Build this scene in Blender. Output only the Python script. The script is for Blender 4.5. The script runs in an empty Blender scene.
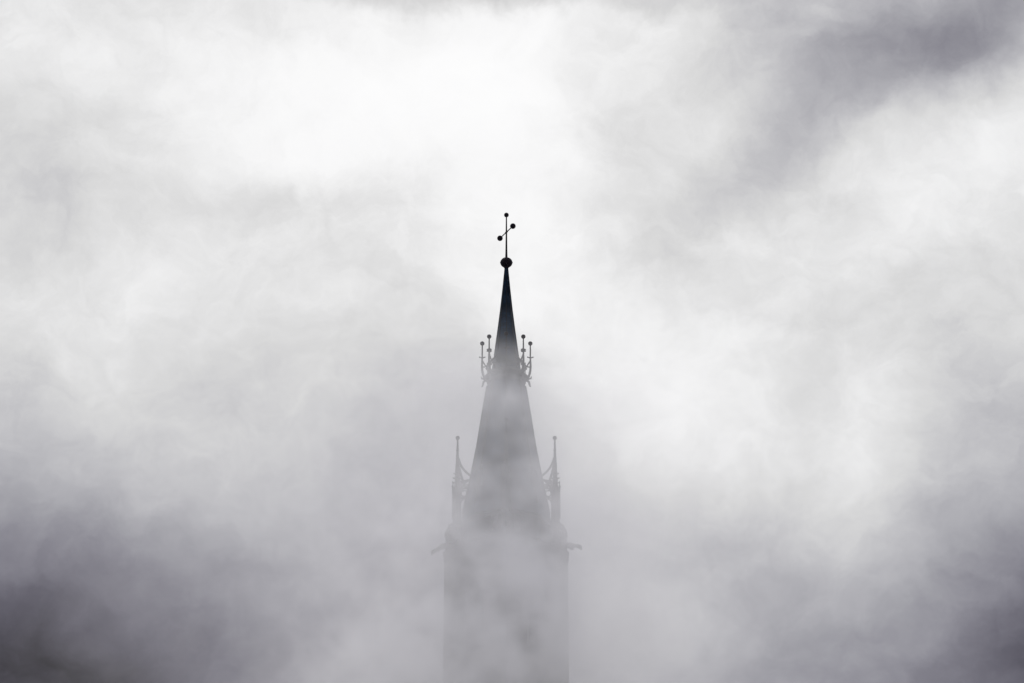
import bpy, bmesh, math, random
from mathutils import Vector, Matrix
random.seed(7)
R = math.radians
PI = math.pi
sc = bpy.context.scene
C = sc.collection

# ------------------------------------------------------------------ survey
# the tower stands 162.4 m from the viewer, who looks up at 24 degrees with a long lens
PITCH, DIST, EYE, FPX, SCL = R(24), 162.4, 1.6, 2844.0, 16.0
TX = -0.356


def Z(y):
    """height on the tower axis that was sighted y survey units below the top of the view"""
    return EYE + DIST * math.tan(PITCH - math.atan((y - 341.5) / FPX))


def m(px):
    return px / SCL


# ------------------------------------------------------------------ helpers
def link(name, bm, mat, parent=None, smooth=False):
    me = bpy.data.meshes.new(name)
    bmesh.ops.remove_doubles(bm, verts=bm.verts, dist=1e-5)
    bmesh.ops.recalc_face_normals(bm, faces=bm.faces)
    bm.to_mesh(me)
    bm.free()
    if smooth:
        for p in me.polygons:
            p.use_smooth = True
    me.materials.append(mat)
    o = bpy.data.objects.new(name, me)
    C.objects.link(o)
    if parent:
        o.parent = parent
    return o


def part_empty(name, parent=None):
    o = bpy.data.objects.new(name, None)
    o.empty_display_size = 0.2
    C.objects.link(o)
    if parent:
        o.parent = parent
    return o


def prism(bm, n, prof, phase=0.0, c=(0, 0), cap=True):
    """stacked regular n-gon rings; prof = [(radius to a vertex, z)]"""
    rings = []
    for r, z in prof:
        rings.append([bm.verts.new((c[0] + r * math.cos(phase + 2 * PI * k / n), c[1] + r * math.sin(phase + 2 * PI * k / n), z)) for k in range(n)])
    for a, b in zip(rings, rings[1:]):
        for k in range(n):
            bm.faces.new((a[k], a[(k + 1) % n], b[(k + 1) % n], b[k]))
    if cap:
        bm.faces.new(rings[0][::-1])
        bm.faces.new(rings[-1])


def ball(bm, c, r, sz=1.0, seg=16):
    mt = Matrix.Translation(c) @ Matrix.Diagonal((r, r, r * sz, 1))
    bmesh.ops.create_uvsphere(bm, u_segments=seg, v_segments=max(8, seg * 2 // 3), radius=1, matrix=mt)


def tube(bm, pts, rad, n=8, sq=(1, 1)):
    pts = [Vector(p) for p in pts]
    if not isinstance(rad, (list, tuple)):
        rad = [rad] * len(pts)
    rings = []
    ref = None
    for i, p in enumerate(pts):
        t = (pts[min(i + 1, len(pts) - 1)] - pts[max(i - 1, 0)]).normalized()
        if ref is None:
            ref = Vector((0, 0, 1)) if abs(t.z) < 0.9 else Vector((1, 0, 0))
        a = (ref - t * ref.dot(t)).normalized()
        ref = a
        b = t.cross(a)
        rings.append([bm.verts.new(p + (a * math.cos(2 * PI * k / n) * sq[0] + b * math.sin(2 * PI * k / n) * sq[1]) * rad[i]) for k in range(n)])
    for x, y in zip(rings, rings[1:]):
        for k in range(n):
            bm.faces.new((x[k], x[(k + 1) % n], y[(k + 1) % n], y[k]))
    bm.faces.new(rings[0][::-1])
    bm.faces.new(rings[-1])


def box(bm, c, s, rz=0.0, tilt=None):
    mt = Matrix.Translation(c) @ Matrix.Rotation(rz, 4, 'Z')
    if tilt is not None:
        mt = mt @ Matrix.Rotation(tilt, 4, 'X')
    mt = mt @ Matrix.Diagonal((s[0], s[1], s[2], 1))
    bmesh.ops.create_cube(bm, size=1, matrix=mt)


def bez(p0, p1, p2, n=8):
    p0, p1, p2 = Vector(p0), Vector(p1), Vector(p2)
    return [p0 * (1 - t) ** 2 + p1 * 2 * t * (1 - t) + p2 * t * t for t in [i / n for i in range(n + 1)]]


def copy_tree(o, parent, rz):
    c = o.copy()
    C.objects.link(c)
    c.parent = parent
    if rz is not None:
        c.rotation_euler = (0, 0, rz)
    for ch in list(o.children):
        copy_tree(ch, c, None)
    return c


# ------------------------------------------------------------------ materials
def material(name, col_a, col_b, scale, rough=0.7, metal=0.0, bump=0.3, courses=None, streak=0.0, spec=0.2):
    mt = bpy.data.materials.new(name)
    mt.use_nodes = True
    nt = mt.node_tree
    N, L = nt.nodes, nt.links
    bs = N['Principled BSDF']
    bs.inputs['Roughness'].default_value = rough
    bs.inputs['Metallic'].default_value = metal
    bs.inputs['Specular IOR Level'].default_value = spec
    tc = N.new('ShaderNodeTexCoord')
    no = N.new('ShaderNodeTexNoise')
    no.inputs['Scale'].default_value = scale
    no.inputs['Detail'].default_value = 7
    L.new(tc.outputs['Object'], no.inputs['Vector'])
    cr = N.new('ShaderNodeValToRGB')
    cr.color_ramp.elements[0].position = 0.35
    cr.color_ramp.elements[1].position = 0.68
    cr.color_ramp.elements[0].color = (*col_a, 1)
    cr.color_ramp.elements[1].color = (*col_b, 1)
    L.new(no.outputs['Fac'], cr.inputs['Fac'])
    col = cr.outputs['Color']
    h = no.outputs['Fac']
    if streak:
        mp = N.new('ShaderNodeMapping')
        mp.inputs['Scale'].default_value = (6, 6, 0.5)
        L.new(tc.outputs['Object'], mp.inputs['Vector'])
        n2 = N.new('ShaderNodeTexNoise')
        n2.inputs['Scale'].default_value = 1.2
        n2.inputs['Detail'].default_value = 5
        L.new(mp.outputs[0], n2.inputs['Vector'])
        mx = N.new('ShaderNodeMix')
        mx.data_type = 'RGBA'
        mx.blend_type = 'MULTIPLY'
        mx.inputs[0].default_value = streak
        L.new(col, mx.inputs[6])
        L.new(n2.outputs['Fac'], mx.inputs[7])
        col = mx.outputs[2]
    if courses:
        # horizontal courses with staggered joints, measured round the tower axis
        sp = N.new('ShaderNodeSeparateXYZ')
        L.new(tc.outputs['Object'], sp.inputs[0])
        an = N.new('ShaderNodeMath')
        an.operation = 'ADD'
        L.new(sp.outputs[0], an.inputs[0])
        mul = N.new('ShaderNodeMath')
        mul.operation = 'MULTIPLY'
        mul.inputs[1].default_value = 0.73
        L.new(sp.outputs[1], mul.inputs[0])
        L.new(mul.outputs[0], an.inputs[1])
        cb = N.new('ShaderNodeCombineXYZ')
        L.new(an.outputs[0], cb.inputs[0])
        L.new(sp.outputs[2], cb.inputs[1])
        br = N.new('ShaderNodeTexBrick')
        br.inputs['Scale'].default_value = 1
        br.inputs['Brick Width'].default_value = courses[0]
        br.inputs['Row Height'].default_value = courses[1]
        br.inputs['Mortar Size'].default_value = courses[2]
        br.inputs['Color1'].default_value = (1, 1, 1, 1)
        br.inputs['Color2'].default_value = (0.62, 0.62, 0.64, 1)
        br.inputs['Mortar'].default_value = (0.4, 0.4, 0.4, 1)
        L.new(cb.outputs[0], br.inputs['Vector'])
        mx = N.new('ShaderNodeMix')
        mx.data_type = 'RGBA'
        mx.blend_type = 'MULTIPLY'
        mx.inputs[0].default_value = 1
        L.new(col, mx.inputs[6])
        L.new(br.outputs['Color'], mx.inputs[7])
        col = mx.outputs[2]
        ad = N.new('ShaderNodeMath')
        ad.operation = 'SUBTRACT'
        L.new(no.outputs['Fac'], ad.inputs[0])
        L.new(br.outputs['Fac'], ad.inputs[1])
        h = ad.outputs[0]
    L.new(col, bs.inputs['Base Color'])
    bp = N.new('ShaderNodeBump')
    bp.inputs['Strength'].default_value = bump
    bp.inputs['Distance'].default_value = 0.04
    L.new(h, bp.inputs['Height'])
    L.new(bp.outputs[0], bs.inputs['Normal'])
    return mt


SLATE = material('slate', (0.003, 0.012, 0.028), (0.018, 0.05, 0.1), 1.1, rough=0.7, spec=0.06, bump=0.5, courses=(0.34, 0.2, 0.012), streak=0.6)
STONE = material('soot_stone', (0.02, 0.02, 0.024), (0.2, 0.19, 0.18), 0.7, rough=0.9, bump=0.5, courses=(0.8, 0.38, 0.015), streak=0.7)
CARVED = material('carved_stone', (0.01, 0.01, 0.013), (0.04, 0.038, 0.04), 2.5, rough=0.9, bump=0.4)
IRON = material('wrought_iron', (0.003, 0.003, 0.005), (0.009, 0.008, 0.01), 6, spec=0.08, rough=0.6, bump=0.15)
COPPER = material('tarnished_copper', (0.003, 0.003, 0.01), (0.012, 0.007, 0.01), 5, spec=0.1, rough=0.55, metal=0.1, bump=0.2)
TIN = material('polished_tin', (0.75, 0.75, 0.76), (0.9, 0.9, 0.9), 5, rough=0.25, metal=0.9, bump=0.05)
DARKW = material('louvre_wood', (0.01, 0.01, 0.012), (0.03, 0.028, 0.028), 4, rough=0.9)
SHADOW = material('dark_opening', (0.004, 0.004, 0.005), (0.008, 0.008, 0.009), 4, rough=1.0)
EARTH = material('paving', (0.2, 0.2, 0.19), (0.32, 0.31, 0.3), 0.25, rough=0.95, bump=0.3)

# ------------------------------------------------------------------ ground
bm = bmesh.new()
bmesh.ops.create_grid(bm, x_segments=40, y_segments=40, size=4000)
g = link('ground', bm, EARTH)
g['kind'] = 'structure'

# ------------------------------------------------------------------ tower
tower = part_empty('church_tower')
tower.location = (TX, 0, 0)
tower['label'] = 'tall dark church tower with slate spire, corner pinnacles and ball-tipped cross rising out of fog'
tower['category'] = 'church tower'
T = tower

# levels
zt = Z(268)            # tip of the slates
zr0, zr1 = Z(385), Z(373)   # gallery ring
zbody = Z(556)
zpar = Z(529)
zpt = Z(514)

# body: square plan, one corner towards the viewer, corners on the axes
H = m(59.9)
bm = bmesh.new()
prism(bm, 4, [(m(67), 0.02), (m(67), 3.2), (H, 3.7), (H, zbody)])
body = link('wall', bm, STONE, T)
for z in (Z(722), 40.0, 28.0, 16.0):
    bm = bmesh.new()
    prism(bm, 4, [(H + 0.02, z - 0.16), (H + 0.2, z), (H + 0.2, z + 0.1), (H + 0.03, z + 0.24)])
    link('string_course', bm, CARVED, T)
bm = bmesh.new()
prism(bm, 4, [(H + 0.01, zbody - 0.45), (H + 0.03, zbody - 0.3), (H + 0.03, zbody - 0.1), (H + 0.07, zbody + 0.1), (H + 0.07, zbody + 0.24), (H - 0.05, zbody + 0.34), (0.5, zbody + 0.36)])
link('cornice', bm, CARVED, T)

# belfry openings, one on each face: reveal, louvres, hood mould
face_d = H / math.sqrt(2)


def lancet(w, h, n=10):
    """outline of a pointed arch opening, base centre at the origin"""
    pts = [(-w / 2, 0), (w / 2, 0)]
    hs = h - w * 0.87
    for i in range(n + 1):
        a = i / n * PI / 3
        pts.append((-w / 2 + w * math.cos(a), hs + w * math.sin(a)))
    for i in range(n - 1, -1, -1):
        a = i / n * PI / 3
        pts.append((w / 2 - w * math.cos(a), hs + w * math.sin(a)))
    return pts


def extr(bm, pts, d0, d1, M):
    a = [bm.verts.new(M @ Vector((p[0], d0, p[1]))) for p in pts]
    b = [bm.verts.new(M @ Vector((p[0], d1, p[1]))) for p in pts]
    n = len(pts)
    bm.faces.new(a)
    bm.faces.new(b[::-1])
    for i in range(n):
        bm.faces.new((a[i], a[(i + 1) % n], b[(i + 1) % n], b[i]))


def opening(k, z0, w, h):
    ang = PI / 4 + k * PI / 2
    M = Matrix.Translation((0, 0, z0)) @ Matrix.Rotation(ang + PI / 2, 4, 'Z') @ Matrix.Translation((0, -face_d, 0))
    e = part_empty('belfry_window', T)
    bm = bmesh.new()
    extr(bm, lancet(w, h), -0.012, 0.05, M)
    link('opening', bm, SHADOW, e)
    bm = bmesh.new()
    pts = [Vector((p[0] * 1.08, 0, p[1] * 1.03)) for p in lancet(w, h)]
    pts = pts[1:] + [pts[0]]
    tube(bm, [M @ (p + Vector((0, -0.06, 0))) for p in pts], 0.11, 6)
    tube(bm, [M @ Vector((0, -0.05, 0)), M @ Vector((0, -0.05, h * 0.72))], 0.06, 6)
    link('frame', bm, CARVED, e)
    bm = bmesh.new()
    nl = int(h * 0.72 / 0.32)
    for i in range(nl):
        q = Matrix.Translation((0, -0.09, 0.2 + i * 0.32)) @ Matrix.Rotation(R(40), 4, 'X') @ Matrix.Diagonal((w * 0.94, 0.26, 0.03, 1))
        bmesh.ops.create_cube(bm, size=1, matrix=M @ q)
    link('louvre', bm, DARKW, e)


for k in range(4):
    opening(k, Z(660), 1.5, 4.3)
    opening(k, 44.0 - 6, 1.2, 3.4)

# parapet: pierced balustrade on the four sides, set on the cornice
zb0 = zbody + 0.36
P = m(57)
bm = bmesh.new()
for k in range(4):
    a0, a1 = k * PI / 2, (k + 1) * PI / 2
    p0 = Vector((P * math.cos(a0), P * math.sin(a0), 0))
    p1 = Vector((P * math.cos(a1), P * math.sin(a1), 0))
    d = (p1 - p0).normalized()
    rz = math.atan2(d.y, d.x)
    mid = (p0 + p1) / 2
    ln = (p1 - p0).length
    box(bm, (mid.x, mid.y, zb0 + 0.09), (ln - 0.5, 0.24, 0.18), rz)
    box(bm, (mid.x, mid.y, zpar - 0.09), (ln - 0.5, 0.22, 0.16), rz)
    n = 8
    for i in range(n):
        c = p0.lerp(p1, (i + 0.5) / n)
        hh = zpar - 0.17 - zb0 - 0.18
        zc = zb0 + 0.18 + hh / 2
        rr = min(hh / 2, ln / n / 2) * 0.82
        ring = [Vector((c.x, c.y, zc)) + d * (rr * math.cos(a)) + Vector((0, 0, rr * math.sin(a))) for a in [2 * PI * j / 12 for j in range(13)]]
        tube(bm, ring, 0.05, 6)
        e0 = p0.lerp(p1, i / n)
        if i:
            box(bm, (e0.x, e0.y, zc), (0.12, 0.16, hh + 0.02), rz)
            box(bm, (e0.x, e0.y, zpar + 0.03), (0.16, 0.2, 0.1), rz)
link('balustrade', bm, CARVED, T)

# drum under the spire (octagon) behind the parapet
bm = bmesh.new()
prism(bm, 8, [(m(47), zb0 - 0.02), (m(47), Z(532)), (m(48), Z(530)), (m(48), Z(528)), (m(45), Z(526))])
link('drum', bm, CARVED, T)

# spire roofs
bm = bmesh.new()
prism(bm, 8, [(m(44.5), Z(524)), (m(42.2), Z(514)), (m(38), Z(493)), (m(33.5), Z(471)), (m(28.6), Z(446)), (m(24.5), Z(420)), (m(21.6), Z(402)), (m(18.6), zr0)])
lower = link('spire_roof', bm, SLATE, T)
for k in range(8):     # lead rolls on the hips
    bm = bmesh.new()
    a = k * PI / 4
    tube(bm, [Vector((math.cos(a) * (m(r) + 0.01), math.sin(a) * (m(r) + 0.01), Z(y))) for r, y in ((42.2, 514), (38, 493), (33.5, 471), (28.6, 446), (24.5, 420), (21.6, 402), (18.8, 386))], 0.055, 6)
    link('hip_roll', bm, IRON, T)
bm = bmesh.new()
prism(bm, 8, [(m(14.6), zr1 + 0.1), (m(13.2), Z(362)), (m(11.6), Z(353)), (m(8.5), Z(330)), (m(6.0), Z(310)), (m(3.6), Z(288)), (m(1.7), zt)])
link('spire_needle', bm, SLATE, T)
for k in range(8):
    bm = bmesh.new()
    a = k * PI / 4
    tube(bm, [Vector((math.cos(a) * m(r), math.sin(a) * m(r), Z(y))) for r, y in ((14.2, 371), (11.7, 353), (8.6, 330), (6.1, 310), (3.7, 288), (1.8, 268.5))], [0.03, 0.03, 0.025, 0.02, 0.016, 0.012], 5)
    link('hip_roll', bm, IRON, T)

# gallery ring between the two
gal = part_empty('gallery', T)
bm = bmesh.new()
prism(bm, 8, [(m(18.4), zr0 - 0.05), (m(19.5), zr0 + 0.12), (m(19.5), zr0 + 0.3), (m(21.5), zr0 + 0.42), (m(22), zr0 + 0.5), (m(22), zr0 + 0.6), (m(20), zr0 + 0.68), (m(13.5), zr1 + 0.12)])
link('platform', bm, CARVED, gal)
bm = bmesh.new()
zg = zr0 + 0.6
for k in range(8):
    a0, a1 = k * PI / 4, (k + 1) * PI / 4
    p0 = Vector((m(20.3) * math.cos(a0), m(20.3) * math.sin(a0), zg))
    p1 = Vector((m(20.3) * math.cos(a1), m(20.3) * math.sin(a1), zg))
    tube(bm, [p0 + Vector((0, 0, 0.5)), p1 + Vector((0, 0, 0.5))], 0.035, 6)
    for i in range(1, 4):
        q = p0.lerp(p1, i / 4)
        tube(bm, [q, q + Vector((0, 0, 0.5))], 0.022, 5)
link('railing', bm, IRON, gal)

# gallery finials: curved bracket, rod, fleuron, ball; brace to the needle
fin = part_empty('finial', T)
Rf = m(24)
zbf = Z(343.5)
zl = Z(357.6)
bm = bmesh.new()
pts = bez((m(19.2), 0, Z(381)), (m(24.6), 0, Z(376)), (m(24.2), 0, Z(364)), 7) + [Vector((Rf, 0, zl)), Vector((Rf, 0, zbf))]
tube(bm, pts, [0.075] * 5 + [0.07, 0.065, 0.06, 0.05, 0.036], 6)
for s in (-1, 1):       # fleuron arms, one pair along the radius, one across it
    tube(bm, [(Rf, 0, zl - 0.02), (Rf + s * 0.1, 0, zl), (Rf + s * 0.19, 0, zl + 0.04)], [0.05, 0.035, 0.045], 6)
    tube(bm, [(Rf, 0, zl - 0.02), (Rf, s * 0.1, zl), (Rf, s * 0.19, zl + 0.04)], [0.05, 0.035, 0.045], 6)
ball(bm, (Rf, 0, zl), 0.07, 1, 10)
link('post', bm, IRON, fin)
bm = bmesh.new()
ball(bm, (Rf, 0, zbf), m(2.25), 1, 14)
link('ball', bm, COPPER, fin, True)
bm = bmesh.new()
tube(bm, bez((Rf - 0.02, 0, Z(367)), (m(19), 0, Z(368)), (m(12.8), 0, Z(358)), 7), 0.045, 6)
tube(bm, bez((m(14.2), 0, Z(370)), (m(19), 0, Z(370)), (Rf - 0.02, 0, Z(361)), 7), 0.045, 6)
link('brace', bm, IRON, fin)
bm = bmesh.new()       # curled leaf below the platform
tube(bm, [(m(19), 0, Z(380)), (m(22), 0, Z(379)), (m(24.6), 0, Z(378.4)), (m(25), 0, Z(376.6))], [0.09, 0.07, 0.055, 0.03], 6)
tube(bm, [(m(20), 0, Z(380)), (m(22.6), 0, Z(382)), (m(23.4), 0, Z(386)), (m(24.4), 0, Z(387))], [0.08, 0.075, 0.055, 0.03], 6)
link('leaf', bm, CARVED, fin)
for k in range(1, 8):
    copy_tree(fin, T, k * PI / 4)

# dormers on the diagonal hips of the lower spire
dor = part_empty('dormer', T)
zd = Z(496)
bm = bmesh.new()
w, dep = 0.56, 1.0
x1 = m(38.2)
x0 = x1 - dep
vs = [(x1, -w / 2, zd), (x1, w / 2, zd), (x1, w / 2, zd + 0.75), (x1, 0, zd + 1.15), (x1, -w / 2, zd + 0.75)]
a = [bm.verts.new(v) for v in vs]
b = [bm.verts.new((x0, v[1], v[2])) for v in vs]
bm.faces.new(a)
bm.faces.new(b[::-1])
for i in range(5):
    bm.faces.new((a[i], a[(i + 1) % 5], b[(i + 1) % 5], b[i]))
link('cheek', bm, SLATE, dor)
bm = bmesh.new()
M = Matrix.Translation((x1, 0, zd + 0.12)) @ Matrix.Rotation(PI / 2, 4, 'Z')
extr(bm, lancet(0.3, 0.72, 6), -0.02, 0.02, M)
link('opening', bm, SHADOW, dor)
bm = bmesh.new()
for s in (-1, 1):
    tube(bm, [(x1 + 0.03, s * 0.36, zd + 0.66), (x1 + 0.03, 0, zd + 1.2)], 0.035, 5)
tube(bm, [(x1 - 0.3, 0, zd + 1.12), (x1 - 0.3, 0, zd + 1.38)], [0.03, 0.018], 6)
link('gable', bm, IRON, dor)
bm = bmesh.new()
ball(bm, (x1 - 0.3, 0, zd + 1.42), 0.085, 1, 12)
link('ball', bm, TIN, dor, True)
dor.rotation_euler = (0, 0, PI / 4)
for k in (1, 2, 3):
    copy_tree(dor, T, PI / 4 + k * PI / 2)

# corner pinnacles with their flying struts, built on the +x corner
pin = part_empty('pinnacle', T)
Rp = m(47.8)
bm = bmesh.new()
prism(bm, 4, [(m(5.0), zb0 - 0.02), (m(5.0), Z(527)), (m(5.6), Z(525)), (m(4.1), Z(521)), (m(3.7), Z(496)), (m(4.6), Z(494)), (m(4.6), Z(492)), (m(3.8), Z(490))], 0, (Rp, 0))
for k in range(4):      # gablets
    a = k * PI / 2 + PI / 4
    c = Vector((Rp + math.cos(a) * m(2.8), math.sin(a) * m(2.8), Z(491)))
    M = Matrix.Translation(c) @ Matrix.Rotation(a - PI / 2, 4, 'Z')
    extr(bm, [(-0.16, 0), (0.16, 0), (0, 0.5)], -0.03, 0.03, M)
for k in (0, 1, 3):      # little side shafts with their own points
    a = k * PI / 2
    cx, cy = Rp + math.cos(a) * m(4.3), math.sin(a) * m(4.3)
    prism(bm, 4, [(m(0.8), Z(519)), (m(0.8), Z(489)), (m(1.2), Z(488)), (m(0.7), Z(487)), (m(0.25), Z(481))], 0, (cx, cy))
link('shaft', bm, CARVED, pin)
bm = bmesh.new()
prism(bm, 4, [(m(4.1), Z(491)), (m(3.2), Z(474)), (m(2.3), Z(461)), (m(1.7), Z(453)), (m(0.9), Z(452))], PI / 4, (Rp, 0))
link('spirelet', bm, CARVED, pin)
for k in range(4):
    a = k * PI / 2
    for i, y in enumerate((487.5, 483, 478.5, 474)):
        r = m(4.2 - i * 0.42)
        p = Vector((Rp + math.cos(a) * r, math.sin(a) * r, Z(y)))
        o = Vector((math.cos(a), math.sin(a), 0))
        s = 1 - i * 0.09
        bm = bmesh.new()
        tube(bm, [p - o * 0.06, p + o * 0.035 * s + Vector((0, 0, 0.03)), p + o * 0.075 * s + Vector((0, 0, 0.1 * s))], [0.05, 0.045, 0.03], 5)
        link('crocket', bm, CARVED, pin)
bm = bmesh.new()
tube(bm, [(Rp, 0, Z(453.5)), (Rp, 0, Z(438))], [0.075, 0.045], 8)
ball(bm, (Rp, 0, Z(450)), 0.1, 0.7, 10)
link('rod', bm, IRON, pin)
bm = bmesh.new()
ball(bm, (Rp, 0, Z(438)), m(2.2), 1, 14)
link('ball', bm, COPPER, pin, True)
bm = bmesh.new()        # flying struts and tracery between pinnacle and spire


def q(px, y, dy=0.0):
    return (m(px), dy, Z(y))


tube(bm, bez(q(47, 458), q(44.5, 470), q(33.5, 476.5), 8), 0.075, 6)
tube(bm, bez(q(46.5, 466), q(44, 478), q(39, 489), 8), 0.07, 6)
tube(bm, bez(q(45, 481), q(38.5, 481), q(34, 479), 6), 0.06, 6)
tube(bm, bez(q(45, 492), q(41, 480), q(33.5, 479.5), 8), 0.07, 6)
tube(bm, bez(q(35, 484), q(38, 487), q(44, 490), 6), 0.055, 6)
for cx_, cy_, rr in ((41.2, 493.5, 3.0), (38.2, 486.2, 1.7), (42.6, 484.6, 1.6)):
    tube(bm, [q(cx_ + rr * math.cos(a), cy_ + rr * math.sin(a)) for a in [2 * PI * j / 14 for j in range(15)]], 0.045, 6)
tube(bm, [q(45, 498), q(37.5, 498)], 0.06, 6)
tube(bm, bez(q(44.5, 503), q(43.5, 499.5), q(40, 498.5), 6), 0.05, 6)
link('strut', bm, CARVED, pin)
for k in (1, 2, 3):
    copy_tree(pin, T, k * PI / 2)

# corner blocks of the parapet, with an ogee hood
for k in range(4):
    bm = bmesh.new()
    a = k * PI / 2
    o = Vector((math.cos(a), math.sin(a), 0))
    c = o * m(55.5)
    prism(bm, 4, [(m(3.4), zb0 - 0.02), (m(3.4), Z(535)), (m(4.2), Z(533.5)), (m(4.0), Z(532.5)), (m(2.4), Z(529)), (m(1.2), Z(528)), (m(0.6), Z(524.5))], a, (c.x, c.y))
    if True:
        pts = bez((o * m(59.2)).to_tuple()[:2] + (Z(537),), (o * m(57.5)).to_tuple()[:2] + (Z(526),), (o * m(51)).to_tuple()[:2] + (Z(523),), 7)
        tube(bm, pts, 0.055, 6)
    link('corner_post', bm, CARVED, T)

# gargoyles: long neck, ribbed shoulders, head with ears and open jaw, one on each corner


def gargoyle(k, sag, reach):
    ex = part_empty('gargoyle', T)
    bm = bmesh.new()
    x0 = m(58)
    ln = m(reach)
    zc = Z(546)
    n = 9
    pts, rad = [], []
    for i in range(n + 1):
        t = i / n
        pts.append((x0 + t * ln, 0, zc + 0.04 - sag * t ** 1.15 + 0.03 * math.sin(t * PI)))
        rad.append([0.17, 0.19, 0.19, 0.17, 0.14, 0.12, 0.115, 0.14, 0.13, 0.06][i])
    tube(bm, pts, rad, 10, (1, 0.8))
    hx, hz = pts[-2][0], pts[-2][2]
    for s in (-1, 1):
        tube(bm, [(hx - 0.08, s * 0.06, hz + 0.08), (hx - 0.16, s * 0.09, hz + 0.17)], [0.05, 0.015], 5)      # ears
        tube(bm, [(x0 + 0.18, s * 0.12, zc - 0.02), (x0 + 0.36, s * 0.14, zc - 0.14), (x0 + 0.48, s * 0.12, zc - 0.12 - sag * 0.4)], [0.09, 0.06, 0.04], 6)  # forelegs
    tube(bm, [(hx - 0.05, 0, hz - 0.08), (hx + 0.12, 0, hz - 0.17)], [0.07, 0.035], 6)                        # jaw
    link('gargoyle_body', bm, CARVED, ex, True)
    ex.rotation_euler = (0, 0, k * PI / 2)


gargoyle(0, 0.12, 15.5)
gargoyle(1, 0.25, 15.5)
gargoyle(2, 0.5, 14.5)
gargoyle(3, 0.25, 15.5)

# crowning globe and cross
cr = part_empty('cross', T)
bm = bmesh.new()
zgl = Z(262.6)
ball(bm, (0, 0, zgl), m(6.2), 0.86, 24)
prism(bm, 12, [(m(1.6), zt - 0.05), (m(2.6), zt + 0.03), (m(2.6), zt + 0.08), (m(1.8), zt + 0.14)])
prism(bm, 24, [(m(6.25), zgl - 0.03), (m(6.45), zgl), (m(6.25), zgl + 0.03)])
link('globe', bm, COPPER, cr, True)
bm = bmesh.new()
tube(bm, [(0, 0, Z(258)), (0, 0, Z(250)), (0, 0, Z(232)), (0, 0, Z(215))], [0.075, 0.06, 0.048, 0.036], 8)
link('stem', bm, IRON, cr)
# the arm swings out towards the viewer's right
hx, hy, zc = m(6.6), -m(14.0), Z(232.2)
bm = bmesh.new()
tube(bm, [(-hx, -hy, zc), (hx, hy, zc)], 0.034, 8)
tube(bm, [(-hx * .12, -hy * .12, zc), (hx * .12, hy * .12, zc)], 0.06, 8)
link('arm', bm, IRON, cr)
for p, r in (((0, 0, Z(215)), 2.45), ((hx, hy, zc), 2.9), ((-hx, -hy, zc), 2.9)):
    bm = bmesh.new()
    ball(bm, p, m(r), 1, 20)
    link('ball', bm, COPPER, cr, True)

# ------------------------------------------------------------------ fog bank (a voxel volume, filled once by geometry nodes)
FOG_LO, FOG_HI, VOX = Vector((-36, -26, 40)), Vector((36, 24, 82)), 0.30


class NT:
    def __init__(s, tree):
        s.t = tree

    def node(s, typ, **kw):
        n = s.t.nodes.new(typ)
        for k, v in kw.items():
            setattr(n, k, v)
        return n

    def put(s, sock, v):
        if hasattr(v, 'is_output'):
            s.t.links.new(v, sock)
        else:
            sock.default_value = v

    def math(s, op, a, b=None, c=None, clamp=False):
        n = s.node('ShaderNodeMath', operation=op)
        n.use_clamp = clamp
        s.put(n.inputs[0], a)
        if b is not None:
            s.put(n.inputs[1], b)
        if c is not None:
            s.put(n.inputs[2], c)
        return n.outputs[0]

    def vmath(s, op, a, b=None):
        n = s.node('ShaderNodeVectorMath', operation=op)
        s.put(n.inputs[0], a)
        if b is not None:
            if op == 'SCALE':
                s.put(n.inputs['Scale'], b)
            else:
                s.put(n.inputs[1], b)
        return n.outputs['Vector'] if op not in ('DOT_PRODUCT', 'LENGTH') else n.outputs['Value']

    def noise(s, vec, scale, detail=4, rough=0.5, dist=0.0, color=False):
        n = s.node('ShaderNodeTexNoise')
        s.put(n.inputs['Vector'], vec)
        n.inputs['Scale'].default_value = scale
        n.inputs['Detail'].default_value = detail
        n.inputs['Roughness'].default_value = rough
        n.inputs['Distortion'].default_value = dist
        return n.outputs['Color' if color else 0]

    def smooth(s, v, f0, f1, t0=0.0, t1=1.0):
        n = s.node('ShaderNodeMapRange')
        n.interpolation_type = 'SMOOTHSTEP'
        s.put(n.inputs['Value'], v)
        for i, x in zip((1, 2, 3, 4), (f0, f1, t0, t1)):
            s.put(n.inputs[i], x)
        return n.outputs[0]

    def combine(s, x, y, z):
        n = s.node('ShaderNodeCombineXYZ')
        for i, v in enumerate((x, y, z)):
            s.put(n.inputs[i], v)
        return n.outputs[0]

    def separate(s, v):
        n = s.node('ShaderNodeSeparateXYZ')
        s.put(n.inputs[0], v)
        return n.outputs


gt = bpy.data.node_groups.new('fog_field', 'GeometryNodeTree')
gt.interface.new_socket('Geometry', in_out='OUTPUT', socket_type='NodeSocketGeometry')
G = NT(gt)
pos = G.node('GeometryNodeInputPosition').outputs[0]
warp = G.vmath('SCALE', G.vmath('SUBTRACT', G.noise(pos, 0.07, 3, 0.55, color=True), (0.5, 0.5, 0.5)), 5.0)
wp = G.vmath('ADD', pos, warp)
wx, wy, wz = G.separate(wp)
px_, py_, pz_ = G.separate(pos)
warp2 = G.vmath('SCALE', G.vmath('SUBTRACT', G.noise(pos, 0.3, 2, 0.5, color=True), (0.5, 0.5, 0.5)), 3.0)
wisp = G.noise(G.vmath('MULTIPLY', G.vmath('ADD', wp, warp2), (0.8, 0.8, 1.15)), 0.2, 6, 0.6)


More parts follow.
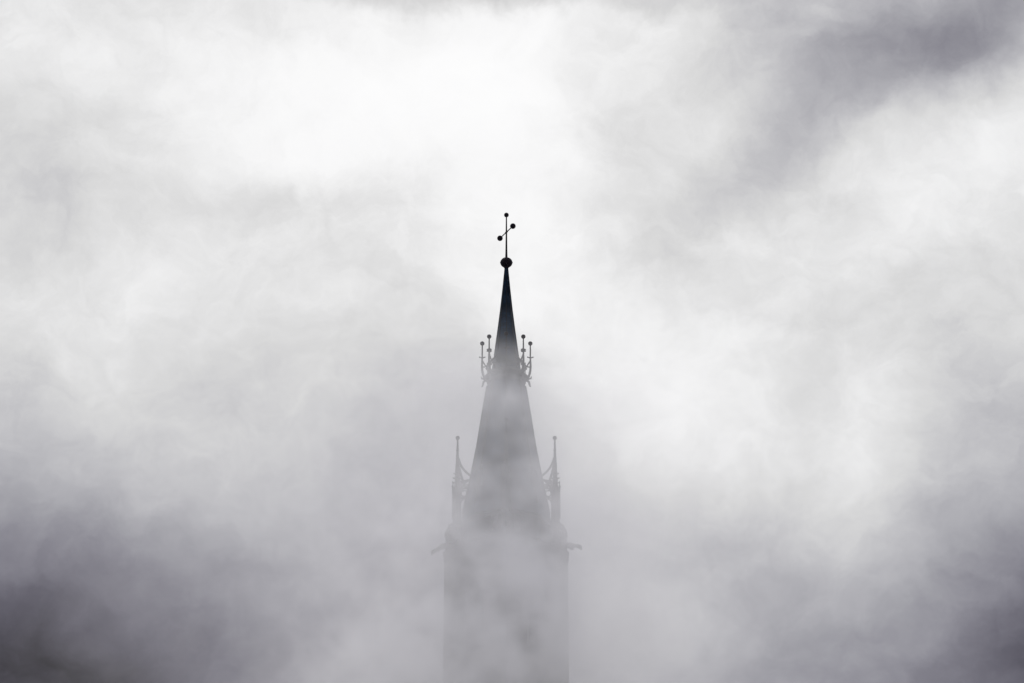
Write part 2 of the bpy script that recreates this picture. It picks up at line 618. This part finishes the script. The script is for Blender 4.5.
def lobe(cx, cy, cz, sx, sy, sz, amp):
    dx = G.math('DIVIDE', G.math('SUBTRACT', wx, cx), sx)
    dy = G.math('DIVIDE', G.math('SUBTRACT', wy, cy), sy)
    dz = G.math('DIVIDE', G.math('SUBTRACT', wz, cz), sz)
    r2 = G.math('ADD', G.math('ADD', G.math('MULTIPLY', dx, dx), G.math('MULTIPLY', dy, dy)), G.math('MULTIPLY', dz, dz))
    return G.math('MULTIPLY', G.math('EXPONENT', G.math('MULTIPLY', r2, -1.0)), amp)


LOBES = [
    # x, y, z, sx, sy, sz, density
    (-1, -8, 53.2, 7.5, 5.0, 10.6, 0.215),
    (-3.5, -8, 49, 5, 5, 5.5, 0.15),
    (-0.5, -7, 67.9, 6, 4, 1.5, 0.13),
    (4.5, -7, 54, 4.5, 4, 4.5, 0.07),
    (-2, -4, 54, 18, 12, 10, 0.016),
]
tot = None
for l in LOBES:
    v = lobe(*l)
    tot = v if tot is None else G.math('ADD', tot, v)
dens = G.math('MULTIPLY', tot, G.smooth(wisp, 0.30, 0.70, 0.4, 1.6))
curl = G.noise(G.vmath('ADD', pos, G.vmath('SCALE', warp2, 1.2)), 0.5, 4, 0.6)
dens = G.math('MULTIPLY', dens, G.smooth(curl, 0.36, 0.64, 0.25, 1.8))
# the bank has a ragged top
top = G.math('ADD', pz_, G.math('MULTIPLY', G.math('SUBTRACT', G.noise(pos, 0.14, 5, 0.55), 0.5), 6.0))
dens = G.math('MULTIPLY', dens, G.smooth(top, Z(437), Z(389), 1.0, 0.0))
# fade out at the limits of the bank
fx = G.smooth(G.math('ABSOLUTE', px_), 24.0, 35.5, 1.0, 0.0)
fy = G.smooth(G.math('ABSOLUTE', G.math('ADD', py_, 1.0)), 15.0, 24.5, 1.0, 0.0)
fz = G.smooth(pz_, 40.5, 47.0, 0.0, 1.0)
dens = G.math('MULTIPLY', dens, G.math('MULTIPLY', fx, G.math('MULTIPLY', fy, fz)))
vc = G.node('GeometryNodeVolumeCube')
G.put(vc.inputs['Density'], dens)
vc.inputs['Min'].default_value = FOG_LO
vc.inputs['Max'].default_value = FOG_HI
dim = FOG_HI - FOG_LO
for ax, v in zip('XYZ', dim):
    vc.inputs['Resolution ' + ax].default_value = int(v / VOX)

fogm = bpy.data.materials.new('fog')
fogm.use_nodes = True
fn = fogm.node_tree
fn.nodes.clear()
F = NT(fn)
out = F.node('ShaderNodeOutputMaterial')
pv = F.node('ShaderNodeVolumePrincipled')
pv.inputs['Color'].default_value = (0.986, 0.984, 0.998, 1)
pv.inputs['Density'].default_value = 1.0
pv.inputs['Anisotropy'].default_value = 0.2
fn.links.new(pv.outputs[0], out.inputs['Volume'])
sm = G.node('GeometryNodeSetMaterial')
sm.inputs['Material'].default_value = fogm
gt.links.new(vc.outputs[0], sm.inputs['Geometry'])
go = G.node('NodeGroupOutput')
gt.links.new(sm.outputs[0], go.inputs[0])
fme = bpy.data.meshes.new('fog_bank')
fme.materials.append(fogm)
fog = bpy.data.objects.new('fog_bank', fme)
C.objects.link(fog)
md = fog.modifiers.new('fog', 'NODES')
md.node_group = gt
fog['kind'] = 'stuff'
fog['label'] = 'pale drifting fog bank wrapped round the tower below its gallery'
fog['category'] = 'fog'

# ------------------------------------------------------------------ sky: daylight behind a broken layer of cloud
SUN_EL, SUN_AZ = R(33), R(-2)      # azimuth measured from +Y, positive to the right
w = bpy.data.worlds.new('World')
sc.world = w
w.use_nodes = True
wt = w.node_tree
wt.nodes.clear()
W = NT(wt)
tc = W.node('ShaderNodeTexCoord').outputs['Generated']
dx, dy, dz = W.separate(tc)
az = W.math('ARCTAN2', dx, dy)
el = W.math('ARCSINE', dz)
# sky chart: hundreds of survey units, x to the right of az 0, y downwards from el 24
U = FPX / 100
qx = W.math('MULTIPLY', az, U * math.cos(PITCH))
qy = W.math('MULTIPLY', W.math('SUBTRACT', PITCH, el), U)
q3 = W.combine(qx, qy, 0.0)


def warped(base, sc1, a1, sc2, a2, off):
    b = W.vmath('ADD', base, off)
    w1 = W.vmath('SCALE', W.vmath('SUBTRACT', W.noise(b, sc1, 2, 0.5, color=True), (0.5, 0.5, 0.5)), a1)
    w2 = W.vmath('SCALE', W.vmath('SUBTRACT', W.noise(b, sc2, 4, 0.6, color=True), (0.5, 0.5, 0.5)), a2)
    return W.vmath('ADD', base, W.vmath('ADD', w1, w2))


qs = warped(q3, 0.6, 0.7, 2.0, 0.45, (3.1, 7.7, 1.3))

# cloud masses: (x, y) centre, half sizes, tilt in degrees, how much lighter or darker
CLOUDS = [
    (400, 90, 400, 190, -12, 0.12),
    (515, 180, 150, 230, -5, 0.09),
    (60, 60, 220, 90, 0, 0.03),
    (40, 175, 220, 110, 5, -0.06),
    (60, 240, 180, 110, -30, -0.04),
    (300, 190, 260, 45, -8, -0.05),
    (640, 150, 160, 60, 60, -0.03),
    (740, 60, 140, 110, 0, -0.06),
    (895, 20, 240, 160, -25, -0.19),
    (850, 105, 200, 70, -35, -0.08),
    (740, 190, 180, 60, -32, -0.08),
    (1010, 25, 140, 90, -15, -0.18),
    (980, 105, 160, 55, -32, -0.06),
    (800, 150, 150, 60, -35, -0.03),
    (430, 475, 150, 150, 0, -0.08),
    (420, 610, 130, 160, 0, -0.09),
    (770, 500, 190, 110, 10, 0.07),
    (680, 460, 130, 90, 0, 0.05),
    (330, 110, 330, 120, -15, 0.05),
    (530, 250, 110, 150, 0, 0.03),
    (960, 75, 150, 50, -32, -0.10),
    (520, -6, 360, 32, 3, -0.18),
    (1010, 190, 190, 90, -32, 0.05),
    (880, 250, 200, 60, -35, 0.05),
    (640, 260, 150, 35, 5, -0.04),
    (960, 330, 160, 90, -30, -0.02),
    (260, 330, 220, 60, -20, 0.03),
    (460, 380, 160, 70, -20, -0.06),
    (210, 400, 80, 40, 20, -0.04),
    (680, 400, 280, 130, 15, 0.13),
    (610, 320, 200, 130, 20, 0.05),
    (590, 440, 130, 110, 0, 0.05),
    (880, 430, 80, 150, 10, 0.09),
    (840, 510, 90, 150, -15, 0.05),
    (760, 590, 90, 130, -25, -0.04),
    (640, 610, 180, 90, -5, 0.07),
    (1010, 420, 140, 130, 10, -0.05),
    (1025, 640, 160, 200, 10, -0.27),
    (900, 690, 220, 100, 0, -0.10),
    (10, 500, 240, 130, 12, -0.05),
    (20, 690, 220, 110, 10, -0.07),
    (150, 285, 260, 70, -12, 0.04),
    (180, 420, 180, 70, -5, 0.03),
    (885, 65, 130, 80, -35, -0.05),
    (40, 680, 330, 200, 10, -0.30),
    (190, 640, 290, 160, 12, -0.12),
    (390, 610, 220, 190, 5, -0.12),
    (100, 350, 180, 70, -10, 0.05),
]
# overall: light falls away towards the ground
val = None
n = W.node('ShaderNodeFloatCurve')
W.put(n.inputs['Value'], W.math('MULTIPLY_ADD', qy, 0.05, 0.5, clamp=True))   # -10..10 -> 0..1
BASE = [(-1000, .80), (-700, .83), (-400, .87), (-200, .89), (0, .895), (150, .89), (300, .87), (400, .82), (480, .755), (560, .70), (640, .655), (720, .61), (900, .5), (1300, .36)]
cv = n.mapping.curves[0]
pts = [((y - 341.5) / 100 * 0.05 + 0.5, v) for y, v in BASE]
cv.points[0].location = (0, pts[0][1])
cv.points[1].location = (1, pts[-1][1])
for p in pts[1:-1]:
    cv.points.new(*p)
n.mapping.update()
wv = W.separate(qs)
val = n.outputs[0]
for x, y, sx, sy, tilt, amp in CLOUDS:
    mp = W.node('ShaderNodeMapping', vector_type='TEXTURE')
    W.put(mp.inputs['Vector'], qs)
    mp.inputs['Location'].default_value = ((x - 512) / 100, (y - 341.5) / 100, 0)
    mp.inputs['Rotation'].default_value = (0, 0, R(tilt))
    mp.inputs['Scale'].default_value = (sx / 100, sy / 100, 1)
    gr = W.node('ShaderNodeTexGradient', gradient_type='SPHERICAL')
    W.put(gr.inputs['Vector'], mp.outputs[0])
    val = W.math('ADD', val, W.smooth(gr.outputs['Fac'], 0, 1, 0, amp))
# wisps: drawn out along the drift, plus finer puffs
mp = W.node('ShaderNodeMapping')
W.put(mp.inputs['Vector'], qs)
mp.inputs['Rotation'].default_value = (0, 0, R(32))
mp.inputs['Scale'].default_value = (0.75, 1.35, 1)
st = W.noise(mp.outputs[0], 0.75, 8, 0.60, 0.5)
fi = W.noise(qs, 2.4, 7, 0.62, 0.6)
val = W.math('ADD', val, W.math('MULTIPLY', W.math('SUBTRACT', st, 0.5), 0.20))
val = W.math('ADD', val, W.math('MULTIPLY', W.math('SUBTRACT', fi, 0.5), 0.12))
# soft shoulder so that the brightest cloud is just short of white
sh = W.node('ShaderNodeFloatCurve')
W.put(sh.inputs['Value'], W.math('MULTIPLY', val, 1 / 1.25))
for a_, b_ in ((0.72, 0.72), (0.82, 0.82), (0.90, 0.89), (0.96, 0.94), (1.03, 0.976)):
    sh.mapping.curves[0].points.new(a_ / 1.25, b_)
sh.mapping.curves[0].points[0].location = (0, 0)
sh.mapping.curves[0].points[-1].location = (1, 0.992)
sh.mapping.update()
val = sh.outputs[0]
val = W.math('MAXIMUM', val, 0.18)
# away from the bright quarter of the sky the overcast is duller
fwd = W.vmath('DOT_PRODUCT', tc, Vector((math.sin(SUN_AZ) * math.cos(R(27)), math.cos(SUN_AZ) * math.cos(R(27)), math.sin(R(27)))))
off = W.smooth(fwd, 0.80, 0.955, 1.0, 0.0)
val = W.math('ADD', W.math('MULTIPLY', val, W.math('SUBTRACT', 1.0, off)), W.math('MULTIPLY', 0.87, off))
lin = W.math('MULTIPLY', W.math('POWER', val, 2.2), W.smooth(dz, 0.60, 1.0, 1.0, 1.2))   # an overcast is brightest overhead
# blue-violet in the shaded masses, neutral in the light
ramp = W.node('ShaderNodeValToRGB')
W.put(ramp.inputs['Fac'], val)
e = ramp.color_ramp.elements
e[0].position, e[0].color = 0.35, (0.95, 0.92, 1.19, 1)
e[1].position, e[1].color = 0.84, (0.990, 0.992, 1.0, 1)
x = e.new(0.62)
x.color = (0.968, 0.966, 1.065, 1)
cloud = W.vmath('SCALE', W.vmath('MULTIPLY', ramp.outputs[0], W.vmath('ADD', (1, 1, 1), W.vmath('SCALE', (-0.015, -0.02, 0.02), off))), lin)
sky = W.node('ShaderNodeTexSky', sky_type='NISHITA')
sky.sun_disc = False
sky.sun_elevation = SUN_EL
sky.sun_rotation = SUN_AZ
sky.air_density = 1.0
sky.dust_density = 2.0
bg_sky = W.node('ShaderNodeBackground')
W.put(bg_sky.inputs['Color'], sky.outputs[0])
bg_sky.inputs['Strength'].default_value = 0.05
bg_cl = W.node('ShaderNodeBackground')
W.put(bg_cl.inputs['Color'], cloud)
bg_cl.inputs['Strength'].default_value = 1.0
mix = W.node('ShaderNodeMixShader')
mix.inputs[0].default_value = 0.985
wt.links.new(bg_sky.outputs[0], mix.inputs[1])
wt.links.new(bg_cl.outputs[0], mix.inputs[2])
wo = W.node('ShaderNodeOutputWorld')
wt.links.new(mix.outputs[0], wo.inputs['Surface'])
w.cycles.sampling_method = 'MANUAL'
w.cycles.sample_map_resolution = 1024

# ------------------------------------------------------------------ sun, soft behind the cloud
sl = bpy.data.lights.new('sun', 'SUN')
sl.energy = 1.0
sl.angle = R(14)
sl.color = (1.0, 0.97, 0.93)
so = bpy.data.objects.new('sun', sl)
C.objects.link(so)
sd = Vector((math.sin(SUN_AZ) * math.cos(SUN_EL), math.cos(SUN_AZ) * math.cos(SUN_EL), math.sin(SUN_EL)))
so.rotation_euler = sd.to_track_quat('Z', 'Y').to_euler()

# ------------------------------------------------------------------ camera
cd = bpy.data.cameras.new('camera')
cd.sensor_width = 36
cd.lens = 36 * FPX / 1024
cd.clip_end = 20000
cam = bpy.data.objects.new('camera', cd)
C.objects.link(cam)
cam.location = (0, -DIST, EYE)
cam.rotation_euler = (PI / 2 + PITCH, 0, 0)
sc.camera = cam

# ------------------------------------------------------------------ render settings
sc.render.engine = 'CYCLES'
cy = sc.cycles
cy.use_denoising = True
cy.denoiser = 'OPENIMAGEDENOISE'
cy.volume_bounces = 6
cy.max_bounces = 9
cy.diffuse_bounces = 2
cy.volume_step_rate = 3.0
cy.volume_max_steps = 256
sc.view_settings.view_transform = 'Standard'
sc.view_settings.look = 'None'
sc.view_settings.exposure = 0
